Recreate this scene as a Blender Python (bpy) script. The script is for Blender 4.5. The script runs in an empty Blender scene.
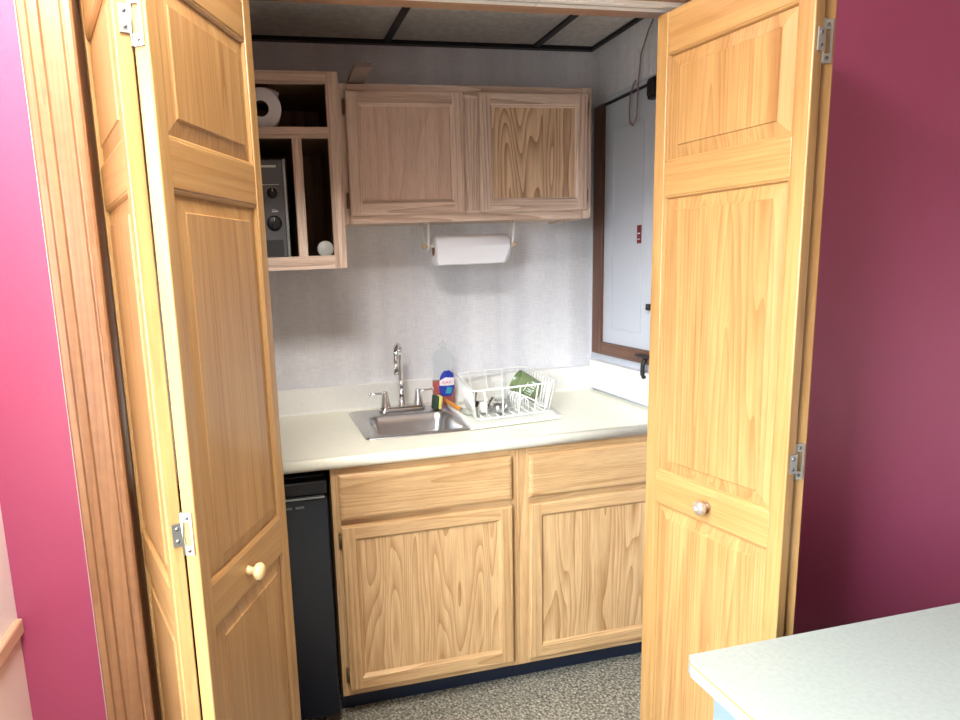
import bpy, bmesh, math, random
from mathutils import Vector, Matrix
random.seed(4)
SC = bpy.context.scene
COL = SC.collection
PI = math.pi
SKY, LAMP, EXPO = 58, 60, .28

# ---------------------------------------------------------------- materials
def lin(c):
    return tuple(((v/255)/12.92 if v/255 <= .04045 else ((v/255+.055)/1.055)**2.4) for v in c) + (1,)

def new_mat(name):
    m = bpy.data.materials.new(name); m.use_nodes = True
    nt = m.node_tree
    return m, nt, nt.nodes['Principled BSDF']

def simple(name, col, rough=.5, metal=0, spec=.5, bump=0, bscale=200, var=0, vscale=8, coat=0):
    m, nt, b = new_mat(name)
    b.inputs['Base Color'].default_value = lin(col)
    b.inputs['Roughness'].default_value = rough
    b.inputs['Metallic'].default_value = metal
    b.inputs['Specular IOR Level'].default_value = spec
    b.inputs['Coat Weight'].default_value = coat
    tc = nt.nodes.new('ShaderNodeTexCoord')
    if bump:
        n = nt.nodes.new('ShaderNodeTexNoise'); n.inputs['Scale'].default_value = bscale; n.inputs['Detail'].default_value = 3
        bp = nt.nodes.new('ShaderNodeBump'); bp.inputs['Strength'].default_value = bump; bp.inputs['Distance'].default_value = .002
        nt.links.new(tc.outputs['Object'], n.inputs['Vector']); nt.links.new(n.outputs['Fac'], bp.inputs['Height'])
        nt.links.new(bp.outputs['Normal'], b.inputs['Normal'])
    if var:
        n = nt.nodes.new('ShaderNodeTexNoise'); n.inputs['Scale'].default_value = vscale; n.inputs['Detail'].default_value = 5
        r = nt.nodes.new('ShaderNodeValToRGB')
        r.color_ramp.elements[0].color = lin(tuple(max(0, c*(1-var)) for c in col)); r.color_ramp.elements[0].position = .35
        r.color_ramp.elements[1].color = lin(tuple(min(255, c*(1+var*.5)) for c in col)); r.color_ramp.elements[1].position = .65
        nt.links.new(tc.outputs['Object'], n.inputs['Vector']); nt.links.new(n.outputs['Fac'], r.inputs['Fac'])
        nt.links.new(r.outputs['Color'], b.inputs['Base Color'])
    return m

def wood(name, light, dark, axis='z', freq=1.0, pores=.25, cath=.5, rough=.38, blotch=0, coat=.3, lo=.3, hi=.72, ringf=8, ringm=.03, ringn=22):
    """long-grain wood: streak noise stretched along the grain, cathedral rings, fine pores"""
    m, nt, b = new_mat(name)
    N, L = nt.nodes, nt.links
    tc = N.new('ShaderNodeTexCoord'); oi = N.new('ShaderNodeObjectInfo')
    add = N.new('ShaderNodeVectorMath'); add.operation = 'ADD'
    mul = N.new('ShaderNodeVectorMath'); mul.operation = 'SCALE'; mul.inputs['Scale'].default_value = 7.3
    cv = N.new('ShaderNodeCombineXYZ')
    for k in 'XYZ': L.new(oi.outputs['Random'], cv.inputs[k])
    L.new(cv.outputs[0], mul.inputs[0]); L.new(tc.outputs['Object'], add.inputs[0]); L.new(mul.outputs[0], add.inputs[1])
    def mapped(s):
        mp = N.new('ShaderNodeMapping')
        sc = [1, 1, 1]; sc['xyz'.index(axis)] = s
        mp.inputs['Scale'].default_value = sc
        L.new(add.outputs[0], mp.inputs['Vector']); return mp
    m1 = mapped(.045)
    n1 = N.new('ShaderNodeTexNoise'); n1.inputs['Scale'].default_value = 55*freq; n1.inputs['Detail'].default_value = 5; n1.inputs['Roughness'].default_value = .62
    L.new(m1.outputs[0], n1.inputs['Vector'])
    m2 = mapped(ringm)
    w = N.new('ShaderNodeTexNoise'); w.inputs['Scale'].default_value = ringf; w.inputs['Detail'].default_value = 1.2; w.inputs['Distortion'].default_value = .25
    L.new(m2.outputs[0], w.inputs['Vector'])
    wm = N.new('ShaderNodeMath'); wm.operation = 'MULTIPLY'; wm.inputs[1].default_value = ringn
    L.new(w.outputs['Fac'], wm.inputs[0])
    ws = N.new('ShaderNodeMath'); ws.operation = 'FRACT'; L.new(wm.outputs[0], ws.inputs[0])
    wp = N.new('ShaderNodeMath'); wp.operation = 'POWER'; wp.inputs[1].default_value = 2.2; L.new(ws.outputs[0], wp.inputs[0]); ws = wp
    wr = N.new('ShaderNodeMapRange'); wr.inputs[1].default_value = 0; wr.inputs[2].default_value = 1; wr.inputs[3].default_value = .85; wr.inputs[4].default_value = .1
    L.new(ws.outputs[0], wr.inputs[0])
    mx = N.new('ShaderNodeMix'); mx.data_type = 'FLOAT'; mx.inputs[0].default_value = cath
    L.new(n1.outputs['Fac'], mx.inputs[2]); L.new(wr.outputs[0], mx.inputs[3])
    ramp = N.new('ShaderNodeValToRGB')
    e = ramp.color_ramp.elements
    e[0].position = lo; e[0].color = lin(dark); e[1].position = hi; e[1].color = lin(light)
    L.new(mx.outputs[0], ramp.inputs['Fac'])
    out = ramp.outputs['Color']
    if pores:
        m3 = mapped(.03)
        p = N.new('ShaderNodeTexNoise'); p.inputs['Scale'].default_value = 330*freq; p.inputs['Detail'].default_value = 2
        L.new(m3.outputs[0], p.inputs['Vector'])
        pr = N.new('ShaderNodeMapRange'); pr.inputs[1].default_value = .3; pr.inputs[2].default_value = .55
        pr.inputs[3].default_value = 1-pores; pr.inputs[4].default_value = 1
        L.new(p.outputs['Fac'], pr.inputs[0])
        pm = N.new('ShaderNodeVectorMath'); pm.operation = 'SCALE'
        L.new(out, pm.inputs[0]); L.new(pr.outputs[0], pm.inputs['Scale']); out = pm.outputs[0]
    if blotch:
        bn = N.new('ShaderNodeTexNoise'); bn.inputs['Scale'].default_value = 45; bn.inputs['Detail'].default_value = 3
        L.new(add.outputs[0], bn.inputs['Vector'])
        br = N.new('ShaderNodeMapRange'); br.inputs[1].default_value = .4; br.inputs[2].default_value = .62
        br.inputs[3].default_value = 1-blotch; br.inputs[4].default_value = 1
        L.new(bn.outputs['Fac'], br.inputs[0])
        bm_ = N.new('ShaderNodeVectorMath'); bm_.operation = 'SCALE'
        L.new(out, bm_.inputs[0]); L.new(br.outputs[0], bm_.inputs['Scale']); out = bm_.outputs[0]
    L.new(out, b.inputs['Base Color'])
    b.inputs['Roughness'].default_value = rough
    b.inputs['Coat Weight'].default_value = coat; b.inputs['Coat Roughness'].default_value = .22
    bp = N.new('ShaderNodeBump'); bp.inputs['Strength'].default_value = .12; bp.inputs['Distance'].default_value = .001
    L.new(n1.outputs['Fac'], bp.inputs['Height']); L.new(bp.outputs['Normal'], b.inputs['Normal'])
    return m

DOORL, DOORD = (176, 138, 86), (150, 108, 60)
M = {}
M['fir_z'] = wood('door_wood_upright', DOORL, DOORD, 'z', .9, .10, .15, .36)
M['fir_x'] = wood('door_wood_level', DOORL, (156, 112, 64), 'x', .9, .10, .2, .36)
M['fir_panel'] = wood('door_wood_panel', (176, 137, 86), (142, 98, 54), 'z', .8, .10, .26, .36, lo=.28, hi=.7, ringf=9, ringm=.018, ringn=30)
M['case_z'] = wood('casing_wood_upright', (166, 124, 88), (142, 98, 66), 'z', .8, .05, .3, .34, blotch=.10)
M['case_x'] = wood('casing_wood_level', (166, 124, 88), (142, 98, 66), 'x', .8, .05, .3, .34, blotch=.10)
OL, OD = (206, 170, 122), (170, 130, 84)
M['oak_z'] = wood('oak_upright', OL, OD, 'z', 1.5, .22, .35, .42, coat=.15)
M['oak_x'] = wood('oak_level', OL, OD, 'x', 1.5, .22, .35, .42, coat=.15)
M['oak_panel'] = wood('oak_panel', (210, 174, 126), (164, 122, 76), 'z', 1.1, .2, .42, .42, coat=.15, ringf=9, ringm=.12, ringn=18)
UL, UD = (234, 210, 190), (180, 150, 128)  # same oak as the base units, recoloured for the cooler, dimmer light up here
M['up_z'] = wood('cool_lit_oak_upright', UL, UD, 'z', 1.5, .25, .4, .5, coat=.05)
M['up_x'] = wood('cool_lit_oak_level', UL, UD, 'x', 1.5, .25, .4, .5, coat=.05)
M['up_panel'] = wood('cool_lit_oak_panel', (224, 196, 176), (200, 168, 148), 'z', 1.6, .22, .3, .5, coat=.05, ringf=6, ringm=.12, ringn=14)
M['up_panel2'] = wood('grained_oak_panel', (228, 196, 160), (160, 122, 88), 'z', 1.1, .2, .5, .5, coat=.05, ringf=9, ringm=.12, ringn=18)
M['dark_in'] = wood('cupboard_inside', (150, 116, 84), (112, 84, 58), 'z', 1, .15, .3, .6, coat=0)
M['brown_frame'] = wood('dark_brown_frame', (112, 70, 44), (72, 42, 26), 'z', 1, .15, .3, .45)
M['brown_frame_y'] = wood('dark_brown_frame_level', (112, 70, 44), (72, 42, 26), 'y', 1, .15, .3, .45)
M['sill'] = wood('sill_wood', (205, 170, 138), (178, 140, 108), 'y', 1, .1, .3, .4)
M['maroon'] = simple('maroon_paint', (168, 72, 108), .36, bump=.25, bscale=420, spec=.6)
M['cream'] = simple('cream_paint', (226, 208, 200), .7, bump=.1)
M['white_wall'] = simple('white_paint', (215, 216, 220), .6, bump=.1)
M['ceil_paint'] = simple('ceiling_paint', (236, 234, 228), .8)
M['tile'] = simple('ceiling_tile', (214, 210, 204), .9, bump=.5, bscale=160, var=.06, vscale=40)
M['black'] = simple('black_metal_grid', (16, 16, 18), .4)
M['laminate'] = simple('cream_laminate', (242, 240, 220), .3, var=.01, vscale=60)
M['side_paint'] = simple('shade_toned_white_paint', (188, 192, 200), .5, bump=.1)  # white paint of the closet side, darkened and cooled to carry its dim light
M['splash'] = simple('backsplash_laminate', (236, 236, 232), .35, var=.01, vscale=60)
M['white_box'] = simple('white_gloss_paint', (232, 230, 226), .35)
M['desk'] = simple('grey_white_laminate', (140, 146, 139), .4, var=.03, vscale=120)
M['desk_edge'] = simple('white_edge_band', (132, 142, 150), .35)
M['desk_line'] = simple('tan_edge_line', (150, 120, 72), .4)
M['desk_leg'] = simple('pale_blue_grey_panel', (112, 124, 150), .4)
M['steel'] = simple('brushed_steel', (205, 205, 205), .28, 1, bump=.1, bscale=300)
M['chrome'] = simple('chrome', (225, 225, 225), .08, 1)
M['hinge'] = simple('zinc_hinge', (205, 212, 210), .3, 1)
M['brass_dark'] = simple('aged_brass', (140, 118, 88), .4, 1)
M['screw'] = simple('screw_head', (120, 122, 120), .35, 1)
M['knob_wood'] = simple('blond_wood_knob', (226, 190, 134), .3, coat=.5, var=.06)
M['knob_grey'] = simple('pewter_knob', (178, 160, 142), .3, .55, coat=.4)
M['fridge'] = simple('black_enamel', (14, 20, 34), .2, spec=.5, bump=.06, bscale=500)
M['fridge2'] = simple('black_plastic', (10, 10, 12), .35)
M['kick'] = simple('navy_vinyl', (22, 32, 50), .4)
M['white_wire'] = simple('white_vinyl_wire', (244, 244, 240), .3)
M['white_plastic'] = simple('white_plastic', (242, 242, 232), .35)
M['paper'] = simple('white_paper', (240, 240, 244), .85, bump=.4, bscale=150)
M['card'] = simple('cardboard_core', (150, 118, 84), .8)
M['core_dark'] = simple('brown_core', (60, 48, 40), .9)
M['green'] = simple('olive_ceramic', (118, 136, 92), .25, coat=.4)
M['green_in'] = simple('dark_olive_glaze', (84, 100, 60), .3)
M['print_white'] = simple('white_print', (232, 240, 232), .5)
M['sponge_g'] = simple('green_scourer', (52, 72, 58), .95, bump=1, bscale=500)
M['sponge_y'] = simple('yellow_sponge', (226, 214, 120), .9, bump=1, bscale=300)
M['orange'] = simple('orange_plastic', (226, 142, 40), .35)
M['bristle'] = simple('grey_bristles', (170, 172, 160), .7)
M['red_liq'] = simple('red_soap', (176, 44, 22), .15)
M['label_blue'] = simple('label_blue', (34, 52, 160), .35)
M['label_white'] = simple('label_white', (236, 228, 232), .4)
M['label_red'] = simple('label_red', (214, 52, 60), .4)
M['label_teal'] = simple('label_teal', (50, 150, 176), .4)
M['toaster'] = simple('charcoal_metal', (104, 106, 108), .35, .3)
M['alu'] = simple('aluminium_trim', (150, 154, 152), .35, .9)
M['toaster_dark'] = simple('charcoal_panel', (60, 62, 64), .3)
M['red_tag'] = simple('dark_red_label', (110, 28, 24), .5)
M['cable'] = simple('pinkish_cable', (130, 108, 104), .5)
M['utensil_d'] = simple('dark_handle', (40, 34, 32), .4)
M['linear_board'] = simple('board_grey', (132, 114, 104), .7, var=.05)

def carpet():
    m, nt, b = new_mat('loop_carpet'); N, L = nt.nodes, nt.links
    tc = N.new('ShaderNodeTexCoord')
    v = N.new('ShaderNodeTexVoronoi'); v.inputs['Scale'].default_value = 110
    n = N.new('ShaderNodeTexNoise'); n.inputs['Scale'].default_value = 120; n.inputs['Detail'].default_value = 2
    L.new(tc.outputs['Object'], v.inputs['Vector']); L.new(tc.outputs['Object'], n.inputs['Vector'])
    r = N.new('ShaderNodeValToRGB'); e = r.color_ramp.elements
    e[0].position = .36; e[0].color = lin((108, 102, 88)); e[1].position = .62; e[1].color = lin((188, 180, 158))
    L.new(n.outputs['Fac'], r.inputs['Fac'])
    mp = N.new('ShaderNodeMapRange'); mp.inputs[1].default_value = 0; mp.inputs[2].default_value = .7; mp.inputs[3].default_value = 1.1; mp.inputs[4].default_value = .45
    L.new(v.outputs['Distance'], mp.inputs[0])
    s = N.new('ShaderNodeVectorMath'); s.operation = 'SCALE'; L.new(r.outputs[0], s.inputs[0]); L.new(mp.outputs[0], s.inputs['Scale'])
    L.new(s.outputs[0], b.inputs['Base Color']); b.inputs['Roughness'].default_value = .95
    bp = N.new('ShaderNodeBump'); bp.inputs['Distance'].default_value = .004; bp.inputs['Strength'].default_value = .8; bp.invert = True
    L.new(v.outputs['Distance'], bp.inputs['Height']); L.new(bp.outputs[0], b.inputs['Normal'])
    return m
M['carpet'] = carpet()

def wallpaper():
    m, nt, b = new_mat('linen_wallpaper'); N, L = nt.nodes, nt.links
    tc = N.new('ShaderNodeTexCoord')
    fac = None
    outs = []
    for sc, s in (((1, 1, .06), 420), ((.05, .05, 1), 380), ((1, 1, .04), 12)):
        mp = N.new('ShaderNodeMapping'); mp.inputs['Scale'].default_value = sc
        n = N.new('ShaderNodeTexNoise'); n.inputs['Scale'].default_value = s; n.inputs['Detail'].default_value = 2
        L.new(tc.outputs['Object'], mp.inputs[0]); L.new(mp.outputs[0], n.inputs['Vector']); outs.append(n.outputs['Fac'])
    a = N.new('ShaderNodeMath'); a.operation = 'ADD'; L.new(outs[0], a.inputs[0]); L.new(outs[1], a.inputs[1])
    a2 = N.new('ShaderNodeMath'); a2.operation = 'ADD'; L.new(a.outputs[0], a2.inputs[0]); L.new(outs[2], a2.inputs[1])
    mr = N.new('ShaderNodeMapRange'); mr.inputs[1].default_value = 1.1; mr.inputs[2].default_value = 1.9
    L.new(a2.outputs[0], mr.inputs[0])
    r = N.new('ShaderNodeValToRGB'); r.color_ramp.elements[0].color = lin((206, 206, 211)); r.color_ramp.elements[1].color = lin((236, 236, 238))
    L.new(mr.outputs[0], r.inputs['Fac']); L.new(r.outputs[0], b.inputs['Base Color'])
    b.inputs['Roughness'].default_value = .6
    bp = N.new('ShaderNodeBump'); bp.inputs['Distance'].default_value = .0006; bp.inputs['Strength'].default_value = .5
    L.new(a.outputs[0], bp.inputs['Height']); L.new(bp.outputs[0], b.inputs['Normal'])
    return m
M['wallpaper'] = wallpaper()

def glassy(name, tint=(255, 255, 255), refl=.08, rough=.02, milk=0):
    m, nt, b = new_mat(name); N, L = nt.nodes, nt.links
    t = N.new('ShaderNodeBsdfTransparent'); t.inputs[0].default_value = lin(tint)
    g = N.new('ShaderNodeBsdfGlossy'); g.inputs['Roughness'].default_value = rough
    lw = N.new('ShaderNodeLayerWeight'); f0 = N.new('ShaderNodeMath'); f0.operation = 'POWER'; f0.inputs[1].default_value = 4; L.new(lw.outputs['Facing'], f0.inputs[0]); f = N.new('ShaderNodeMath'); f.operation = 'MULTIPLY'; f.inputs[1].default_value = .5; L.new(f0.outputs[0], f.inputs[0])
    ad = N.new('ShaderNodeMath'); ad.operation = 'ADD'; ad.inputs[1].default_value = refl; L.new(f.outputs[0], ad.inputs[0])
    mx = N.new('ShaderNodeMixShader'); L.new(ad.outputs[0], mx.inputs[0]); L.new(t.outputs[0], mx.inputs[1]); L.new(g.outputs[0], mx.inputs[2])
    if milk:
        df = N.new('ShaderNodeBsdfDiffuse'); df.inputs[0].default_value = lin((240, 242, 244)); m2_ = N.new('ShaderNodeMixShader'); m2_.inputs[0].default_value = milk
        L.new(mx.outputs[0], m2_.inputs[1]); L.new(df.outputs[0], m2_.inputs[2]); mx = m2_
    L.new(mx.outputs[0], N['Material Output'].inputs['Surface'])
    return m
M['glass'] = glassy('window_glass', (250, 253, 255), 0)
M['clear'] = glassy('clear_plastic', (250, 252, 252), .0, .15, .10)

# ---------------------------------------------------------------- mesh helpers
class MB:
    def __init__(s): s.bm = bmesh.new(); s.mats = []
    def mi(s, m):
        if m not in s.mats: s.mats.append(m)
        return s.mats.index(m)
    def poly(s, verts, faces, m, smooth=False, mtx=None):
        vs = [s.bm.verts.new((mtx @ Vector(v)) if mtx else v) for v in verts]
        k = s.mi(m); out = []
        for f in faces:
            try: fc = s.bm.faces.new([vs[i] for i in f])
            except ValueError: continue
            fc.material_index = k; fc.smooth = smooth; out.append(fc)
        return vs, out
    def box(s, a, b, m, bev=0, seg=2, mtx=None):
        x0, y0, z0 = a; x1, y1, z1 = b
        V = [(x0,y0,z0),(x1,y0,z0),(x1,y1,z0),(x0,y1,z0),(x0,y0,z1),(x1,y0,z1),(x1,y1,z1),(x0,y1,z1)]
        F = [(0,3,2,1),(4,5,6,7),(0,1,5,4),(1,2,6,5),(2,3,7,6),(3,0,4,7)]
        vs, fs = s.poly(V, F, m, mtx=mtx)
        if bev:
            es = list({e for f in fs for e in f.edges})
            r = bmesh.ops.bevel(s.bm, geom=es, offset=bev, segments=seg, profile=.5, affect='EDGES', clamp_overlap=True)
            k = s.mi(m)
            for f in r['faces']: f.material_index = k; f.smooth = True
        return s
    def tube(s, pts, r, m, n=8, closed=False, cap=True):
        pts = [Vector(p) for p in pts]; k = s.mi(m); rings = []
        N = len(pts); up = Vector((0, 0, 1)); prev = None
        rr = r if isinstance(r, (list, tuple)) else [r]*N
        for i, p in enumerate(pts):
            if closed: t = pts[(i+1) % N]-pts[i-1]
            else: t = pts[min(i+1, N-1)]-pts[max(i-1, 0)]
            t.normalize()
            if prev is None:
                a = t.cross(up)
                if a.length < .1: a = t.cross(Vector((1, 0, 0)))
            else: a = prev - t*prev.dot(t)
            a.normalize(); b = t.cross(a); prev = a
            rings.append([s.bm.verts.new(p+(a*math.cos(2*PI*j/n)+b*math.sin(2*PI*j/n))*rr[i]) for j in range(n)])
        for i in range(N if closed else N-1):
            A, B = rings[i], rings[(i+1) % N]
            for j in range(n):
                f = s.bm.faces.new((A[j], A[(j+1) % n], B[(j+1) % n], B[j])); f.smooth = True; f.material_index = k
        if not closed and cap:
            for R in (rings[0][::-1], rings[-1]):
                f = s.bm.faces.new(R); f.material_index = k
        return s
    def lathe(s, prof, m, n=24, mtx=None, sx=1, sy=1, capped=True):
        """prof: (radius, z) list, about z"""
        k = s.mi(m); rings = []
        for r, z in prof:
            if r < 1e-6:
                v = Vector((0, 0, z)); rings.append([s.bm.verts.new(mtx @ v if mtx else v)]); continue
            R = []
            for j in range(n):
                v = Vector((r*math.cos(2*PI*j/n)*sx, r*math.sin(2*PI*j/n)*sy, z))
                R.append(s.bm.verts.new(mtx @ v if mtx else v))
            rings.append(R)
        for A, B in zip(rings, rings[1:]):
            for j in range(n):
                q = (j+1) % n
                if len(A) == 1 and len(B) == 1: continue
                if len(A) == 1: f = s.bm.faces.new((A[0], B[q], B[j]))
                elif len(B) == 1: f = s.bm.faces.new((A[j], A[q], B[0]))
                else: f = s.bm.faces.new((A[j], A[q], B[q], B[j]))
                f.smooth = True; f.material_index = k
        return s
    def rings(s, loops, mats, close_last=True, close_first=False):
        """nested 4-vertex loops; mats = (side material for level edges, for upright edges, last face)"""
        L = [[s.bm.verts.new(v) for v in lp] for lp in loops]
        for A, B in zip(L, L[1:]):
            for j in range(4):
                q = (j+1) % 4
                f = s.bm.faces.new((A[j], A[q], B[q], B[j])); f.material_index = s.mi(mats[0] if j % 2 == 0 else mats[1])
        if close_last: s.bm.faces.new(L[-1]).material_index = s.mi(mats[2])
        if close_first: s.bm.faces.new(L[0][::-1]).material_index = s.mi(mats[2])
        return s
    def prism(s, prof, z0, z1, m, mtx=None, smooth=False):
        """closed outline (x,y) extruded z0..z1"""
        n = len(prof)
        V = [(x, y, z0) for x, y in prof]+[(x, y, z1) for x, y in prof]
        F = [tuple(range(n))[::-1], tuple(range(n, 2*n))]+[(i, (i+1) % n, n+(i+1) % n, n+i) for i in range(n)]
        vs, fs = s.poly(V, F, m, mtx=mtx)
        if smooth:
            for f in fs[2:]: f.smooth = True
        return s
    def build(s, name, parent=None, loc=(0, 0, 0), rot=None, weld=False):
        if weld: bmesh.ops.remove_doubles(s.bm, verts=s.bm.verts, dist=1e-5)
        bmesh.ops.recalc_face_normals(s.bm, faces=s.bm.faces)
        me = bpy.data.meshes.new(name); s.bm.to_mesh(me); s.bm.free()
        for m in s.mats: me.materials.append(M[m])
        o = bpy.data.objects.new(name, me); COL.objects.link(o)
        o.location = loc
        if rot: o.rotation_euler = rot
        if parent: o.parent = parent
        return o

def tag(o, label=None, cat=None, group=None, kind=None):
    if label: o['label'] = label
    if cat: o['category'] = cat
    if group: o['group'] = group
    if kind: o['kind'] = kind
    return o
def thing(name, label, cat, loc=(0, 0, 0), rz=0, group=None, rot=None):
    o = bpy.data.objects.new(name, None); COL.objects.link(o); o.empty_display_size = .05
    o.location = loc; o.rotation_euler = rot if rot else (0, 0, rz)
    return tag(o, label, cat, group)
def struct(name, mb, parent=None, **k):
    o = mb.build(name, parent, **k)
    if not parent: o['kind'] = 'structure'
    return o
def copy_to(o, parent, loc=None):
    c = o.copy(); COL.objects.link(c); c.parent = parent
    if loc is not None: c.location = loc
    return c
def rect(x0, x1, z0, z1, y):
    return [(x0, y, z0), (x1, y, z0), (x1, y, z1), (x0, y, z1)]

# ================================================================ SETTING
XL, XR, ROOM_R, ROOM_B = -.72, 1.225, 3.4, -4.6
YW = -1.10           # room face of the closet wall
YJ = -1.0            # closet side of that wall
JL, JR, JT = -.478, 1.0, 2.04
H = 2.5
struct('floor', MB().box((-.95, ROOM_B-.1, -.05), (ROOM_R+.1, .1, 0), 'carpet'))
struct('ceiling', MB().box((-.95, ROOM_B-.1, H), (ROOM_R+.1, YJ, H+.05), 'ceil_paint'))
# closet wall with the opening
w = MB()
w.box((XL-.1, YW, 0), (JL-.02, YJ, H), 'maroon'); w.box((JR+.02, YW, 0), (ROOM_R, YJ, H), 'maroon'); w.box((JL-.02, YW, JT+.02), (JR+.02, YJ, H), 'maroon')
struct('wall_front', w)
# left wall with a window
WY0, WY1, WZ0, WZ1 = -2.66, -1.72, .79, 2.0
w = MB()
w.box((XL-.20, ROOM_B, 0), (XL, YW, WZ0-.04), 'cream'); w.box((XL-.20, ROOM_B, WZ1), (XL, YW, H), 'cream')
w.box((XL-.20, ROOM_B, WZ0-.04), (XL, WY0, WZ1), 'cream'); w.box((XL-.20, WY1, WZ0-.04), (XL, YW, WZ1), 'white_box')  # white panel added between window and corner to hold back daylight there
struct('wall_left', w)
def window(name, axis, a0, a1, z0, z1, pos, n):
    def P(a, d, z): return (pos+d, a, z) if axis == 'y' else (a, pos+d, z)
    f = MB(); t = .035
    def bx(A0, A1, Z0, Z1, d0=-.02, d1=.02):
        p, q = P(A0, d0, Z0), P(A1, d1, Z1)
        f.box(tuple(min(u, v) for u, v in zip(p, q)), tuple(max(u, v) for u, v in zip(p, q)), 'white_box', .004)
    bx(a0, a1, z0, z0+t); bx(a0, a1, z1-t, z1)
    for i in range(n+1):
        c = a0+(a1-a0)*i/n; c = min(max(c, a0+t/2), a1-t/2); bx(c-t/2, c+t/2, z0, z1)
    o = struct(name, f)
    g = MB(); p, q = P(a0+t, -.003, z0+t), P(a1-t, .003, z1-t)
    g.box(tuple(min(u, v) for u, v in zip(p, q)), tuple(max(u, v) for u, v in zip(p, q)), 'glass')
    g.build('pane', o)
    return o
w1 = window('window_1', 'y', WY0, WY1, WZ0, WZ1, XL-.16, 2)
MB().box((XL-.20, WY0-.05, WZ0-.038), (XL+.012, YW-.004, WZ0-.004), 'sill', .004).build('window_sill', w1)
# rear and right walls (behind the camera)
struct('wall_back', MB().box((XL-.12, ROOM_B-.12, 0), (ROOM_R, ROOM_B, H), 'cream'))
struct('wall_right', MB().box((ROOM_R, ROOM_B-.12, 0), (ROOM_R+.1, YJ, H), 'cream'))
# closet shell
CL = -.62
struct('wall_closet_back', MB().box((CL-.05, 0, 0), (XR+.05, .05, 2.36), 'wallpaper'))
struct('wall_closet_left', MB().box((CL-.05, YJ, 0), (CL, 0, 2.36), 'wallpaper'))
# closet right wall: plain wall, low white ledge board, raised upper board
w = MB()
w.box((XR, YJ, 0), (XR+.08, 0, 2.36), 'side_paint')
w.box((XR-.010, YJ+.005, 2.085), (XR+.01, -.001, 2.30), 'wallpaper', .002)
struct('wall_closet_right', w)
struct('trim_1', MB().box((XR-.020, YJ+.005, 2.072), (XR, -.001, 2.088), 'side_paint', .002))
# closet suspended ceiling: tiles and black grid
t = MB()
t.box((CL, YJ, 2.306), (XR, 0, 2.33), 'tile')
struct('ceiling_closet', t)
g = MB()
for xx in (-.235, .366, .963): g.box((xx-.012, YJ, 2.297), (xx+.012, -.012, 2.3065), 'black')
g.box((CL, -.024, 2.292), (XR, -.0005, 2.3065), 'black'); g.box((XR-.024, YJ, 2.292), (XR-.0005, -.012, 2.3065), 'black')
g.box((CL, YJ+.0, 2.297), (CL+.02, -.012, 2.3065), 'black')
struct('trim_2', g)
# casing of the opening
def casing_profile(w_):
    # (across, out) from the inner edge to the outer edge
    return [(0, 0), (0, .010), (.004, .014), (.014, .0155), (.016, .0105), (.019, .0105), (.022, .0145), (.050, .0165), (.0515, .011), (.055, .011), (.058, .0165), (.070, .018), (.0715, .0125), (.0755, .0125), (.078, .0175), (w_-.004, .018), (w_, .014), (w_, 0)]
def casing(side):
    cw = .094
    b = MB()
    inner = JL+.003 if side == 'l' else JR-.003
    sg = -1 if side == 'l' else 1
    b.prism([(inner+sg*a, YW-o) for a, o in casing_profile(cw)], 0, JT+cw, 'case_z')
    return b
c = struct('trim_3', casing('l'))
MB().box((JL+.003-.0975, YW-.006, 0), (JL+.003-.094, YW, JT+.09), 'white_box').build('caulk_line', c)
struct('trim_4', casing('r'))
hb = MB()
mt = Matrix(((0, 0, 1, 0), (0, 1, 0, 0), (1, 0, 0, 0), (0, 0, 0, 1)))
hb.prism([(JT-.003+a, YW-o) for a, o in casing_profile(.094)], JL+.003, JR-.003, 'case_x', mtx=mt)
struct('trim_5', hb)
j = MB(); j.box((JL-.02, YW, 0), (JL, YJ, JT+.02), 'case_z'); j.box((JR, YW, 0), (JR+.02, YJ, JT+.02), 'case_z'); j.box((JL, YW, JT), (JR, YJ, JT+.02), 'case_x')
struct('trim_6', j)

# bifold track
tr = thing('door_track', 'white metal sliding door track screwed under the wooden head of the closet opening', 'track', ((JL+JR)/2, -1.081, JT))
hw = (JR-JL)/2-.002
b = MB()
for x0, x1 in ((-hw, .2035), (.2055, hw)):
    b.box((x0, -.018, -.010), (x1, -.0155, 0), 'white_box'); b.box((x0, .0155, -.010), (x1, .018, 0), 'white_box')
    b.box((x0, -.018, -.002), (x1, .018, 0), 'white_box')
    b.box((x0, -.018, -.011), (x1, -.004, -.009), 'white_box'); b.box((x0, .004, -.011), (x1, .018, -.009), 'white_box')
b.build('channel', tr)

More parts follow.
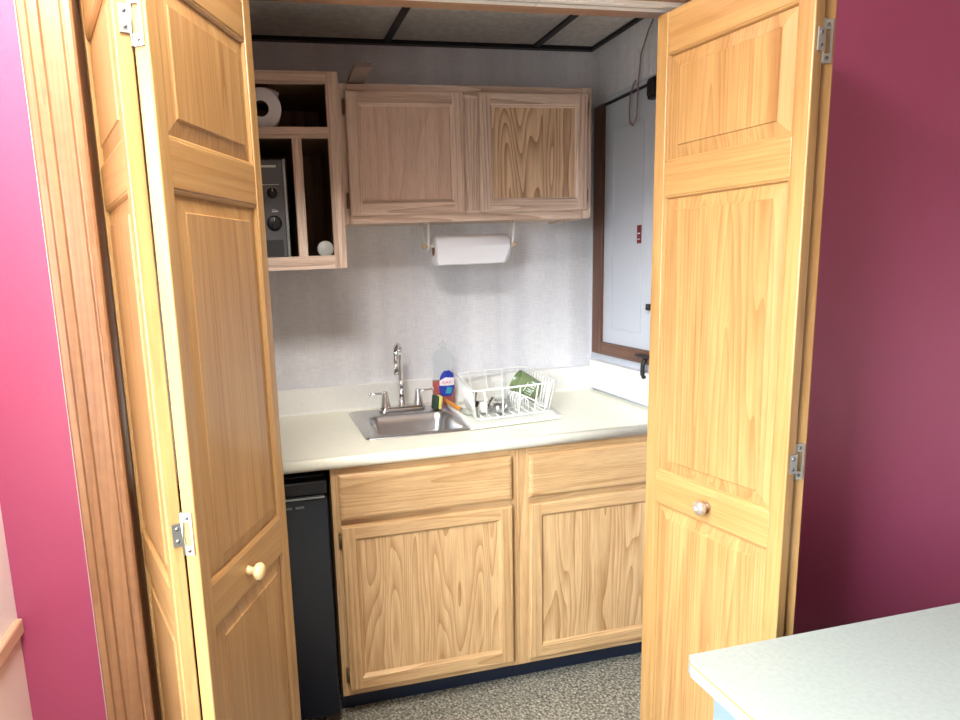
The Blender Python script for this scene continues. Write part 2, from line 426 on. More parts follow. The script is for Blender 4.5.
# ================================================================ BIFOLD DOORS
W, TH = .3735, .025
ZB, ZT = .02, 2.02
R = dict(bot=(ZB, .20), knob=(.8526, .934), lock=(1.6117, 1.6885), top=(1.9286, ZT))
def leaf(parent, origin, ang, name_label, knob=None, grey=False):
    """local x along the leaf, local y from front face (0) to back (TH); child of the door pair"""
    e = bpy.data.objects.new('leaf', None)
    st = .032
    b = MB()
    b.box((0, 0, ZB), (st, TH, ZT), 'fir_z', .0025); b.box((W-st, 0, ZB), (W, TH, ZT), 'fir_z', .0025)
    for k in R:
        b.box((st-.0005, .0012, R[k][0]), (W-st+.0005, TH-.0012, R[k][1]), 'fir_x', .002)
    fr = b.build('leaf', parent, loc=(origin[0], origin[1], 0), rot=(0, 0, ang))
    if name_label: fr['label'] = name_label
    zs = [(R['bot'][1], R['knob'][0]), (R['knob'][1], R['lock'][0]), (R['lock'][1], R['top'][0])]
    for z0, z1 in zs:
        p = MB()
        x0, x1 = st, W-st
        g = .0035
        def loops(y, s):
            return [rect(x0-.003, x1+.003, z0-.003, z1+.003, y),
                    rect(x0+.0, x1-.0, z0+.0, z1-.0, y),
                    rect(x0+.034, x1-.034, z0+.034, z1-.034, y-s*.0052),
                    rect(x0+.036, x1-.036, z0+.036, z1-.036, y-s*.0078)]
        p.rings(loops(.0100, 1), ('fir_panel', 'fir_panel', 'fir_panel'))
        p.rings(loops(TH-.0100, -1), ('fir_panel', 'fir_panel', 'fir_panel'))
        p.build('panel', fr)
        # moulded sticking round the panel: a dark-lined quirk then a small bead
        q = MB()
        for y, s in ((.0012, 1), (TH-.0012, -1)):
            q.rings([rect(x0, x1, z0, z1, y+s*.001), rect(x0+.003, x1-.003, z0+.003, z1-.003, y+s*.0015), rect(x0+.0065, x1-.0065, z0+.0065, z1-.0065, y+s*.006), rect(x0+.0065, x1-.0065, z0+.0065, z1-.0065, y+s*.0095)],
                    ('fir_x', 'fir_z', 'fir_x'), close_last=False)
        q.build('moulding', fr)
    if knob:
        kb = MB()
        prof = [(.0, .0), (.010, .0), (.0085, .004), (.007, .010), (.009, .014), (.0150, .018), (.0172, .023), (.0165, .028), (.012, .0325), (.005, .0345), (0, .035)]
        kb.lathe(prof, 'knob_grey' if grey else 'knob_wood', 24)
        k = kb.build('knob', fr, loc=(knob[0], .001, knob[1]), rot=(PI/2, 0, 0))
        k['label'] = 'round pewter coloured knob with a paler centre' if grey else 'round blond wooden knob'
        if grey:
            MB().lathe([(0, .0352), (.0045, .0350), (.004, .0362), (0, .0366)], 'label_white', 16).build('knob_cap', fr, loc=(knob[0], .001, knob[1]), rot=(PI/2, 0, 0))
    return fr
def hinge(parent, zc, pa, da, pb, db, flip=1):
    """non-mortise hinge: a solid inner plate on edge A, an outer open frame plate on edge B; da/db point from knuckle out along each edge"""
    b = MB()
    h = .038
    def plate(p0, d, w0, w1, z0, z1):
        d = Vector((d[0], d[1], 0)); n = Vector((-d.y, d.x, 0))*.0012
        p0 = Vector((p0[0], p0[1], 0))
        A = p0+d*w0; B_ = p0+d*w1
        V = []
        for z in (z0, z1):
            for q in (A-n, B_-n, B_+n, A+n): V.append((q.x, q.y, z))
        b.poly(V, [(0, 3, 2, 1), (4, 5, 6, 7), (0, 1, 5, 4), (1, 2, 6, 5), (2, 3, 7, 6), (3, 0, 4, 7)], 'hinge')
    plate(pa, da, 0, .019, zc-.020, zc+.020)
    plate(pb, db, 0, .021, zc+.021, zc+h); plate(pb, db, 0, .021, zc-h, zc-.021)
    plate(pb, db, .0165, .021, zc-.021, zc+.021)
    kx = ((pa[0]+pb[0])/2, (pa[1]+pb[1])/2)
    b.tube([(kx[0], kx[1], zc-h), (kx[0], kx[1], zc+h)], .0032, 'hinge', 10)
    for z in (zc-.011, zc+.011):
        c = Vector((pa[0], pa[1], 0))+Vector((da[0], da[1], 0))*.011
        b.lathe([(.0034, -.0016), (.0034, .0022), (.002, .003), (0, .003)], 'screw', 10, mtx=Matrix.Translation((c.x, c.y, z)) @ Matrix.Rotation(PI/2, 4, 'X'))
    for z in (zc-.029, zc+.029):
        c = Vector((pb[0], pb[1], 0))+Vector((db[0], db[1], 0))*.012
        b.lathe([(.0034, -.0016), (.0034, .0022), (.002, .003), (0, .003)], 'screw', 10, mtx=Matrix.Translation((c.x, c.y, z)) @ Matrix.Rotation(PI/2, 4, 'X'))
    return b.build('hinge', parent)

def pair(name_label, mirror):
    root = thing('bifold_door', name_label, 'door', (0, 0, 0))
    return root
# left pair -------------------------------------------------------
LB = Vector((-.3110, -1.4073)); dB = Vector((.42671, .90439)); nB = Vector((-.90439, .42671))   # n = towards back
LAf = Vector((-.3585, -1.4045)); piv = Vector((-.4740, -1.0500)); dA = (LAf-piv).normalized(); piv = LAf-dA*W; nA = Vector((-dA.y, dA.x))
base = Vector((-.33, -1.22))
rt = thing('bifold_door', 'left pair of folding wooden closet doors with a blond round knob', 'door', (base.x, base.y, 0), group='folding closet doors')
def rel(p): return (p.x-base.x, p.y-base.y)
leaf(rt, rel(LB), math.atan2(dB.y, dB.x), 'inner leaf with knob, turned towards the opening', (.170, .8933))
leaf(rt, rel(piv), math.atan2(dA.y, dA.x), 'narrowly seen outer leaf beside the casing')
pa = LAf+nA*(TH+.002)-dA*-.0016; pb = LB+nB*(TH+.002)-dB*.0016
for z in (1.852, 1.045, .25):
    hinge(rt, z, rel(pa), -nA, rel(pb), -nB)
# right pair -------------------------------------------------------
base = Vector((.88, -1.22))
RT = Vector((.77322, -1.0635)); dR = Vector((.17820, -.98400)); nR = Vector((.98400, .17820))
RF = RT+dR*W
rr = thing('bifold_door', 'right pair of folding wooden closet doors with a pewter round knob', 'door', (base.x, base.y, 0), group='folding closet doors')
leaf(rr, rel(RT), math.atan2(dR.y, dR.x), 'wide inner leaf with knob, facing the room', (.1885, .893), True)
A0 = Vector((.8965, -1.4205)); dA2 = Vector((.268, .9634)).normalized(); nA2 = Vector((-dA2.y, dA2.x))
leaf(rr, rel(A0), math.atan2(dA2.y, dA2.x), 'outer leaf seen only as a narrow edge beside the maroon wall')
pb = A0+nA2*(TH+.002)-dA2*.0016; pa = RF+nR*(TH+.002)+dR*.0016
for z in (1.852, 1.045, .25):
    hinge(rr, z, rel(pa), -nR, rel(pb), -nA2)

# ================================================================ CABINETS
def cab_door(parent, name, x0, x1, z0, z1, yb, mats, w=.055, t=.020, hinge_side=None, label=None, lz=None):
    """frame and recessed panel; front faces -y; local origin = parent's"""
    mz, mx, mp = mats
    yf = yb-t
    b = MB()
    b.rings([rect(x0+.006, x1-.006, z0+.006, z1-.006, yb), rect(x0, x1, z0, z1, yb-.006), rect(x0, x1, z0, z1, yf+.006), rect(x0+.0018, x1-.0018, z0+.0018, z1-.0018, yf+.0018), rect(x0+.006, x1-.006, z0+.006, z1-.006, yf),
             ], (mx, mz, mx), close_last=False)
    a, c = .006, w-.010
    for q in (rect(x0+a, x0+c, z0+a, z1-a, yf), rect(x1-c, x1-a, z0+a, z1-a, yf)): b.poly(q, [(0, 1, 2, 3)], mz)
    for q in (rect(x0+c, x1-c, z0+a, z0+c, yf), rect(x0+c, x1-c, z1-c, z1-a, yf)): b.poly(q, [(0, 1, 2, 3)], mx)
    b.rings([rect(x0+w-.010, x1-w+.010, z0+w-.010, z1-w+.010, yf), rect(x0+w-.007, x1-w+.007, z0+w-.007, z1-w+.007, yf+.0035),
             rect(x0+w, x1-w, z0+w, z1-w, yf+.009), rect(x0+w, x1-w, z0+w, z1-w, yf+.013)], (mx, mz, mx), close_last=False)
    d = b.build(name, parent)
    if label: d['label'] = label
    p = MB(); p.box((x0+w-.001, yf+.0095, z0+w-.001), (x1-w+.001, yb-.002, z1-w+.001), mp)
    p.build('panel', d)
    if hinge_side:
        hx = x0 if hinge_side == 'l' else x1
        sg = -1 if hinge_side == 'l' else 1
        for zz in (lz if lz else (z0+.05, z1-.05)):
            hb = MB()
            hb.box((min(hx+sg*.001, hx+sg*.009), yb-.004, zz-.026), (max(hx+sg*.001, hx+sg*.009), yb-.0002, zz+.026), 'brass_dark', .001)
            hb.tube([(hx+sg*.0035, yb-.009, zz-.022), (hx+sg*.0035, yb-.009, zz+.022)], .0032, 'brass_dark', 8)
            hb.build('hinge', d)
    return d
def drawer_front(parent, x0, x1, z0, z1, yb, mats, t=.02):
    b = MB(); yf = yb-t
    b.rings([rect(x0+.005, x1-.005, z0+.005, z1-.005, yb), rect(x0, x1, z0, z1, yb-.005), rect(x0, x1, z0, z1, yf+.006), rect(x0+.005, x1-.005, z0+.005, z1-.005, yf+.002), rect(x0+.012, x1-.012, z0+.012, z1-.012, yf)],
            (mats[1], mats[1], mats[1]))
    return b.build('drawer', parent)
OAK = ('oak_z', 'oak_x', 'oak_panel')
def base_unit(x0, x1, dl, dr, label, hside):
    r = thing('base_cabinet', label, 'cabinet', ((x0+x1)/2, -.31, 0), group='oak base cabinets under the counter'); ox, oy = (x0+x1)/2, -.31
    X = lambda v: v-ox
    b = MB(); y0, y1 = -.592-oy, -.002-oy
    b.box((X(x0), y0, .10), (X(x0)+.015, y1, .872), 'oak_z'); b.box((X(x1)-.015, y0, .10), (X(x1), y1, .872), 'oak_z')
    b.box((X(x0)+.015, y0, .10), (X(x1)-.015, y1, .115), 'oak_x'); b.box((X(x0)+.015, y1-.01, .115), (X(x1)-.015, y1, .872), 'oak_x')
    b.build('carcass', r)
    f = MB(); yf0, yf1 = -.61-oy, -.592-oy
    L0, R0 = X(x0), X(x1)
    sl, sr = .035, .032
    f.box((L0, yf0, .10), (L0+sl, yf1, .872), 'oak_z'); f.box((R0-sr, yf0, .10), (R0, yf1, .872), 'oak_z')
    for z0, z1 in ((.10, .135), (.680, .715), (.845, .872)): f.box((L0+sl, yf0+.0003, z0), (R0-sr, yf1, z1), 'oak_x')
    f.build('face_frame', r)
    MB().box((L0, -.535-oy, .0), (R0, -.52-oy, .10), 'kick').build('toe_kick', r)
    drawer_front(r, X(dl), X(dr), .7073, .8539, -.6105-oy, OAK)
    cab_door(r, 'door', X(dl), X(dr), .1257, .6878, -.6105-oy, OAK, .052, hinge_side=hside)
    return r
base_unit(0, .6165, .0223, .5873, 'left oak base cabinet under the sink, with whole drawer front and door in view', 'l')
base_unit(.6175, XR-.002, .6467, 1.185, 'right oak base cabinet, partly hidden by the open folding door', 'r')

UP = ('up_z', 'up_x', 'up_panel')
# wall cabinet, two doors
ux0, ux1, uz0, uz1 = .1155, 1.0404, 1.6216, 2.0708
ox, oy, oz = (ux0+ux1)/2, -.15, uz0
wc = thing('wall_cabinet', 'two-door oak wall cabinet hung above the paper towel roll', 'cabinet', (ox, oy, oz))
b = MB(); X = lambda v: v-ox
b.box((X(ux0), -.287-oy, 0), (X(ux0)+.015, -.001-oy, uz1-uz0), 'up_z'); b.box((X(ux1)-.015, -.287-oy, 0), (X(ux1), -.001-oy, uz1-uz0), 'up_z')
b.box((X(ux0)+.015, -.287-oy, .010), (X(ux1)-.015, -.001-oy, .022), 'up_x'); b.box((X(ux0)+.015, -.287-oy, uz1-uz0-.02), (X(ux1)-.015, -.001-oy, uz1-uz0-.006), 'up_x')
b.box((X(ux0)+.015, -.008-oy, .022), (X(ux1)-.015, -.001-oy, uz1-uz0-.02), 'up_x')
b.build('carcass', wc)
f = MB(); hh = uz1-uz0
f.box((X(ux0), -.305-oy, 0), (X(ux0)+.045, -.287-oy, hh), 'up_z'); f.box((X(ux1)-.038, -.305-oy, 0), (X(ux1), -.287-oy, hh), 'up_z')
f.box((X(.5538)-.012, -.305-oy, .036), (X(.6101)+.012, -.287-oy, hh-.04), 'up_z')
f.box((X(ux0)+.045, -.3047-oy, 0), (X(ux1)-.038, -.287-oy, .036), 'up_x'); f.box((X(ux0)+.045, -.3047-oy, hh-.04), (X(ux1)-.038, -.287-oy, hh), 'up_x')
f.build('face_frame', wc)
cab_door(wc, 'door', X(.1500), X(.5538), 1.6486-oz, 2.0477-oz, -.3055-oy, ('up_z', 'up_x', 'up_panel'), .050, hinge_side='l', label='left door with a smooth paler panel')
cab_door(wc, 'door', X(.6101), X(1.0184), 1.6486-oz, 2.0477-oz, -.3055-oy, ('up_z', 'up_x', 'up_panel2'), .048, hinge_side='r', label='right door with a strongly grained panel')

# open shelf unit
sx0, sx1, sz0, sz1, sy = -.31, .1144, 1.4771, 2.0722, -.4221
ox, oy, oz = (sx0+sx1)/2, -.2, sz0
su = thing('shelf_unit', 'open oak shelf unit with three compartments, left of the wall cabinet', 'shelf', (ox, oy, oz))
b = MB(); hh = sz1-sz0; yb0, yb1 = sy+.018-oy, -.001-oy
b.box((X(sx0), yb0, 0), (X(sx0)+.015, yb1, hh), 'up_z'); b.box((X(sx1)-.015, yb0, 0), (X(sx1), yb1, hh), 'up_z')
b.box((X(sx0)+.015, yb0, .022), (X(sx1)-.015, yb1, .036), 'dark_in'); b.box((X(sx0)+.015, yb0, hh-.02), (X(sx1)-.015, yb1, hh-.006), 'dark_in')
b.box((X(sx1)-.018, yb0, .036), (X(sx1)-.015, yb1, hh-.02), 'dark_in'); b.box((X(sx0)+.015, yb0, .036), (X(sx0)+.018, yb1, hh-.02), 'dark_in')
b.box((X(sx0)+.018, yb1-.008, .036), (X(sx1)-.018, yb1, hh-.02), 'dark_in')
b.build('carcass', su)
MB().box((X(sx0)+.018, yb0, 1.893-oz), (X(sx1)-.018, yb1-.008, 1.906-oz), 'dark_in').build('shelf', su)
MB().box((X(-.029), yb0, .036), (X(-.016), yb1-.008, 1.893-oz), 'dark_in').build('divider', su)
f = MB(); y0, y1 = sy-oy, sy+.018-oy
f.box((X(sx0), y0, 0), (X(sx0)+.040, y1, hh), 'up_z'); f.box((X(.0755), y0, 0), (X(sx1), y1, hh), 'up_z')
f.box((X(sx0)+.040, y0+.0003, 0), (X(.0755), y1, 1.519-oz), 'up_x'); f.box((X(sx0)+.040, y0+.0003, 2.038-oz), (X(.0755), y1, hh), 'up_x')
f.box((X(sx0)+.040, y0+.0003, 1.8785-oz), (X(.0755), y1, 1.910-oz), 'up_x'); f.box((X(-.037), y0+.0006, 1.519-oz), (X(-.008), y1, 1.8785-oz), 'up_z')
f.build('face_frame', su)

# board lying on the wall cabinet, end towards the viewer
bd = MB(); bd.box((-.027, -.085, 0), (.027, .12, .014), 'linear_board', .001); tag(bd.build('wood_board', loc=(.190, -.385, 2.0725), rot=(0, 0, -.03)), 'short board offcut lying on top of the wall cabinet, end sticking out', 'board')

# toilet roll on the top shelf
q = MB()
q.lathe([(.024, -.05), (.060, -.05), (.0620, -.048), (.0620, .048), (.060, .05), (.024, .05)], 'paper', 40)
q.lathe([(.024, -.05), (.024, .05), (.0225, .05), (.0225, -.05), (.024, -.05)], 'core_dark', 24)
tp = q.build('toilet_roll', loc=(-.123, -.345, 1.969), rot=(PI/2, 0, 0))
tag(tp, 'white toilet paper roll lying on the top compartment of the open shelf unit', 'toilet roll')
fl = MB()
lp = [(.030, .052), (.042, .052), (.052, .040), (.0555, .036)]
V = []; F = []
for i, (a, c) in enumerate([(.010, .0620), (.030, .0575), (.046, .052), (.058, .046)]):
    V += [(a, -.05, c), (a, .05, c)]
for i in range(3): F.append((2*i, 2*i+1, 2*i+3, 2*i+2))
fl.poly(V, F, 'paper', True)
fl.build('loose_sheet', tp, rot=(-PI/2, 0, 0))

# toaster oven standing on its end
tz = 1.5135
to = thing('toaster_oven', 'grey toaster oven standing on its end in the lower left compartment', 'toaster oven', (-.16, -.22, tz))
b = MB(); b.box((-.108, -.125, .003), (.100, .15, .315), 'toaster', .006); b.build('body', to)
b = MB(); b.box((-.100, -.134, .008), (.092, -.1255, .312), 'toaster', .002); p = b.build('control_panel', to)
MB().box((.092, -.136, .006), (.102, -.1255, .314), 'alu', .001).build('edge_trim', to)
b = MB(); b.box((-.090, -.1362, .012), (.080, -.1343, .062), 'toaster_dark', .0005); b.build('lower_plate', to)
b = MB()
for z, x0, x1, h_ in ((.288, -.04, .072, .007), (.2345, -.02, .078, .0016), (.150, .05, .070, .004), (.157, .05, .064, .0015), (.112, .0, .02, .001)):
    MB().box((x0, -.1348, z), (x1, -.1342, z+h_), 'print_white').build('printed_line', to)
for k in range(7):
    a = PI*(.1+.13*k); b.box((.054+.020*math.cos(a)-.001, -.1348, .209+.020*math.sin(a)-.001), (.054+.020*math.cos(a)+.001, -.1342, .209+.020*math.sin(a)+.001), 'print_white')
b.build('dial_scale', to)
for zc, rk in ((.209, .0145), (.115, .022)):
    b = MB(); mt_ = Matrix.Translation((.055, -.1345, zc)) @ Matrix.Rotation(PI/2, 4, 'X')
    b.lathe([(rk+.002, 0), (rk+.002, .002), (rk, .003), (rk*.95, .010), (rk*.85, .011), (0, .011)], 'black', 24, mtx=mt_)
    b.box((.055-.003, -.152, zc-rk*.85), (.055+.003, -.145, zc+rk*.85), 'black', .001)
    b.box((.055-.0008, -.1525, zc+rk*.2), (.055+.0008, -.1515, zc+rk*.8), 'print_white')
    b.build('dial', to)

# small jar lying in the right compartment
jr = thing('jar', 'small clear jar with a white lid lying in the lower right compartment', 'jar', (.062, -.285, 1.5430), 0)
MB().lathe([(0, .10), (.020, .10), (.024, .095), (.024, .01), (.022, .006), (.022, 0)], 'clear', 24, mtx=Matrix.Rotation(-PI/2, 4, 'X')).build('body', jr)
MB().lathe([(0, -.016), (.025, -.016), (.0275, -.013), (.0275, .003), (.0255, .003)], 'white_plastic', 28, mtx=Matrix.Rotation(-PI/2, 4, 'X')).build('lid', jr)

# paper towel holder and roll
th = thing('towel_holder', 'white wire paper towel holder screwed under the wall cabinet', 'towel holder', (.622, -.165, 1.543))
top = uz0-1.543
for sx in (-1, 1):
    b = MB()
    b.tube([(sx*.168, -.028, top+.010), (sx*.166, -.022, .02), (sx*.164, -.012, -.006), (sx*.164, 0, -.012), (sx*.164, .012, -.006), (sx*.170, .022, .02), (sx*.176, .030, top+.010)], .0046, 'white_wire', 8)
    b.build('arm', th)
    MB().lathe([(0, -.012), (.008, -.012), (.0085, -.004), (.005, 0), (.005, .012), (0, .012)], 'knob_wood', 16, mtx=Matrix.Translation((sx*.172, 0, 0)) @ Matrix.Rotation(-sx*PI/2, 4, 'Y')).build('end_knob', th)
b = MB(); b.tube([(-.162, 0, 0), (.162, 0, 0)], .0045, 'white_wire', 10); b.build('rod', th)
q = MB()
rx = Matrix.Rotation(PI/2, 4, 'Y')
q.lathe([(.020, -.143), (.052, -.143), (.056, -.140), (.0565, 0), (.0545, .140), (.050, .143), (.020, .143)], 'paper', 48, mtx=rx)
q.lathe([(.020, -.143), (.020, .143), (.0185, .143), (.0185, -.143), (.020, -.143)], 'card', 24, mtx=rx)
V = []; F = []
for i in range(8):
    a = PI*.95+i*.1*PI*.5
    pass
n_ = 7
for i in range(n_):
    yy = -.0575+.0015*math.sin(i); zz = .01-i*.0105
    for jx in (-.142, .138-.004*i): V.append((jx, yy, zz))
for i in range(n_-1): F.append((2*i, 2*i+1, 2*i+3, 2*i+2))
q.poly(V, F, 'paper', True)
tr_ = q.build('paper_towel_roll', loc=(.622, -.165, 1.527)); tag(tr_, 'white paper towel roll hanging on the wire holder under the wall cabinet', 'paper towel')

# ================================================================ COUNTERTOP
SX0, SX1, SY0, SY1 = .165, .512, -.465, -.085     # cutout
cx0, cx1 = CL+.002, XR-.002
ct = thing('countertop', 'cream laminate countertop with rounded front edge and low backsplash', 'countertop', (0, 0, .876))
b = MB()
zt = .038
def slab(x0, x1, y0, y1): b.box((x0, y0, 0), (x1, y1, zt), 'laminate')
slab(cx0, SX0, -.622, -.021); slab(SX1, cx1, -.622, -.021); slab(SX0, SX1, SY1, -.021); slab(SX0, SX1, -.622, SY0)
# rolled nose
prof = [(-.622, 0)]+[(-.622-.014*math.sin(a), zt/2-zt/2*math.cos(a)) for a in [PI*i/10 for i in range(1, 10)]]+[(-.622, zt)]
mt = Matrix(((0, 0, 1, 0), (1, 0, 0, 0), (0, 1, 0, 0), (0, 0, 0, 1)))
b.prism(prof, cx0, cx1, 'laminate', mtx=mt, smooth=True)
b.build('worktop', ct)
b = MB()
prof = [(-.021, zt-.01), (-.024, zt+.001), (-.0215, zt+.005), (-.0205, zt+.010), (-.0205, .138), (-.018, .1405), (-.002, .1405), (-.002, zt-.01)]
b.prism(prof, cx0, cx1, 'splash', mtx=mt)
b.build('backsplash', ct)
# white box board on the side wall behind the counter
b = MB(); b.box((XR-.022, -.60, .928), (XR-.001, -.024, 1.040), 'white_box', .002); b.box((XR-.028, -.60, 1.040), (XR-.001, -.024, 1.049), 'white_box', .002)
tag(b.build('side_splash'), 'white painted board standing on the counter against the right closet wall', 'board')
SS = bpy.data.objects['side_splash']; 

# ---- old door in the right closet wall
dr = MB(); y0, y1, z0, z1 = -.94, -.098, 1.129, 2.066
xf = XR-.004
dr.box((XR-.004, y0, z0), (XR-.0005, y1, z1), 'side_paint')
door = struct('door_1', dr)
p = MB()
def rib(ya, yb, za, zb):
    X0 = xf-.003
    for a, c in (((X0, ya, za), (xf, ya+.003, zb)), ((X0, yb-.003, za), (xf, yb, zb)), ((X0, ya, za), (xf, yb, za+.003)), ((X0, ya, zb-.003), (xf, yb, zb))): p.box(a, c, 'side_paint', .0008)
rib(-.36, -.165, 1.19, 1.955); rib(-.80, -.42, 1.19, 1.955)
p.build('panel_moulding', door)
f = MB()
f.box((XR-.016, -.100, 1.078), (XR-.0005, -.032, 2.070), 'brown_frame', .003)
f.box((XR-.016, -.99, 1.078), (XR-.0005, -.100, 1.130), 'brown_frame_y', .003)
f.box((XR-.016, -.99, 1.130), (XR-.0005, -.94, 2.070), 'brown_frame', .003)
f.build('door_frame', door)
f = MB(); f.box((XR-.009, -.93, 2.062), (XR-.002, -.06, 2.071), 'black'); f.build('top_gap_strip', door)
f = MB(); f.box((xf-.006, -.358, 1.522), (xf-.0003, -.333, 1.588), 'red_tag', .001); f.box((xf-.0066, -.353, 1.556), (xf-.0058, -.338, 1.560), 'label_white'); f.box((xf-.0066, -.353, 1.536), (xf-.0058, -.338, 1.5385), 'label_white')
f.build('warning_sticker', door)
lt = thing('door_latch', 'black metal latch on the brown bottom rail of the blocked side door', 'latch', (XR-.018, -.425, 1.09))
b = MB(); b.box((-.022, -.035, .016), (0, .045, .026), 'black', .002); b.build('plate', lt)
b = MB(); b.tube([(-.012, -.01, .018), (-.020, -.005, -.010), (-.016, .002, -.045), (-.010, .0, -.060)], .008, 'black', 8); b.build('lever', lt)
b = MB(); b.tube([(0, 0, -.010), (0, 0, .012)], .009, 'black', 10); tag(b.build('hook', loc=(xf-.010, -.418, 1.29)), 'small black catch on the edge of the white side door', 'catch')
# black bell unit and cable
b = MB(); b.box((-.030, -.035, -.040), (-.001, .030, .030), 'black', .006); b.box((-.038, -.02, -.03), (-.030, .02, .02), 'black', .003)
tag(b.build('alarm_box', loc=(XR-.020, -.462, 2.040)), 'black box fixed high on the right closet wall beside the hanging cable', 'electrical box')
b = MB()
pts = []
P0 = [(-.43, 2.26), (-.405, 2.235), (-.365, 2.17), (-.352, 2.08), (-.350, 2.02), (-.345, 1.965), (-.325, 1.94), (-.305, 1.955), (-.300, 2.0), (-.305, 2.05), (-.325, 2.085), (-.345, 2.095)]
for i in range(len(P0)-1):
    for t in (0, .33, .66):
        pts.append((XR-.030, P0[i][0]*(1-t)+P0[i+1][0]*t, P0[i][1]*(1-t)+P0[i+1][1]*t))
b.tube(pts, .0028, 'cable', 6)
tag(b.build('cable'), 'thin pinkish cable looping down the right closet wall over the white door', 'cable')
# ribs on the upper board and its metal edge
b = MB()
for yy in (-.30, -.318, -.336, -.352, -.392, -.402): b.box((XR-.0125, yy-.0012, 2.095), (XR-.0095, yy+.0012, 2.20), 'white_wall')
struct('trim_7', b)

# ================================================================ SINK
sk = thing('sink', 'small square stainless steel sink dropped into the counter', 'sink', (.338, -.275, .914))
def rrect(cx, cy, hx, hy, r, z, n=6):
    P_ = []
    for (sx, sy_, a0) in ((1, 1, 0), (-1, 1, PI/2), (-1, -1, PI), (1, -1, 1.5*PI)):
        for i in range(n+1):
            a = a0+PI/2*i/n
            P_.append((cx+sx*(hx-r)+r*math.cos(a), cy+sy_*(hy-r)+r*math.sin(a), z))
    return P_
b = MB()
bx, by = .008, -.040
lo = [rrect(0, 0, .200, .208, .02, .0005), rrect(0, 0, .199, .207, .02, .004), rrect(0, 0, .193, .201, .02, .006), rrect(0, 0, .188, .196, .018, .0045),
      rrect(bx, by, .160, .140, .045, .0045), rrect(bx, by, .155, .135, .045, .001), rrect(bx, by, .148, .128, .045, -.03), rrect(bx, by, .140, .120, .05, -.12), rrect(bx, by, .125, .105, .05, -.138), rrect(bx, by, .04, .04, .039, -.143)]
RG = [[b.bm.verts.new(v) for v in l] for l in lo]; k = b.mi('steel')
for A, B_ in zip(RG, RG[1:]):
    n = len(A)
    for i in range(n):
        f = b.bm.faces.new((A[i], A[(i+1) % n], B_[(i+1) % n], B_[i])); f.smooth = True; f.material_index = k
b.bm.faces.new(RG[-1]).material_index = k
b.build('bowl', sk)
MB().lathe([(.038, 0), (.036, .003), (.028, .002), (.020, -.004), (0, -.004)], 'chrome', 24, mtx=Matrix.Translation((bx, by, -.1425))).build('drain', sk)
# faucet
fc = thing('faucet', 'chrome gooseneck faucet with two lever handles behind the sink', 'faucet', (.347, -.115, .920))
b = MB(); P_ = rrect(0, 0, .092, .024, .0235, 0)
b.prism([(x, y) for x, y, z in P_], .0, .014, 'chrome', smooth=True); b.prism([(x*.95, y*.86) for x, y, z in P_], .014, .019, 'chrome', smooth=True)
b.build('base_plate', fc)
b = MB(); b.lathe([(.016, .018), (.0155, .030), (.012, .040), (.0105, .055)], 'chrome', 20)
pt = [(0, 0, .04), (0, 0, .12), (0, 0, .215)]
dx, dy = -.40, -.92
for i in range(1, 13):
    a = PI*i/12*1.03; rr_ = .042
    pt.append(((rr_-rr_*math.cos(a))*dx, (rr_-rr_*math.cos(a))*dy, .215+rr_*1.1*math.sin(a)))
pt.append((pt[-1][0], pt[-1][1], .155))
b.tube(pt, [.0095]*(len(pt)-2)+[.0098, .011], 'chrome', 14)
b.build('spout', fc)
for sx in (-1, 1):
    b = MB(); b.lathe([(.021, .018), (.020, .022), (.0125, .060), (.0105, .068), (.0115, .074), (.008, .079), (0, .080)], 'chrome', 20, mtx=Matrix.Translation((sx*.066, 0, 0)))
    e_ = (sx*.128, -.012 if sx < 0 else .004, .074)
    b.tube([(sx*.066, 0, .071), (sx*.095, -.004, .073), e_], [.0052, .004, .0032], 'chrome', 10)
    b.lathe([(0, -.0062), (.0045, -.0045), (.0062, 0), (.0045, .0045), (0, .0062)], 'chrome', 12, mtx=Matrix.Translation(e_))
    b.build('handle', fc)

# ================================================================ DISH RACK & CO
ZM = .9215
mat_c = [(.498, -.492), (.852, -.458), (.925, -.118), (.530, -.122)]
def bil(c, u, v):
    a = Vector(c[0])*(1-u)+Vector(c[1])*u; d = Vector(c[3])*(1-u)+Vector(c[2])*u
    return a*(1-v)+d*v
b = MB(); G = 14; gv = []
for i in range(G+1):
    row = []
    for jj in range(G+1):
        u, v = i/G, jj/G; p_ = bil(mat_c, u, v); ed = min(u, v, 1-u, 1-v)
        z = ZM + (.007 if ed < .01 else (.004 if ed < .08 else 0)) - (.0 if not 0 else 0)
        row.append(b.bm.verts.new((p_.x, p_.y, z)))
    gv.append(row)
k = b.mi('white_plastic')
for i in range(G):
    for jj in range(G): f = b.bm.faces.new((gv[i][jj], gv[i+1][jj], gv[i+1][jj+1], gv[i][jj+1])); f.smooth = True; f.material_index = k
ring = [gv[i][0] for i in range(G)]+[gv[G][jj] for jj in range(G)]+[gv[i][G] for i in range(G, 0, -1)]+[gv[0][jj] for jj in range(G, 0, -1)]
low = [b.bm.verts.new((v.co.x, v.co.y, ZM-.003)) for v in ring]
for i in range(len(ring)): f = b.bm.faces.new((ring[i], ring[(i+1) % len(ring)], low[(i+1) % len(ring)], low[i])); f.material_index = k
b.bm.faces.new(low).material_index = k
tag(b.build('drain_board'), 'thin white plastic drain tray under the wire dish rack, overlapping the sink rim', 'drain tray')

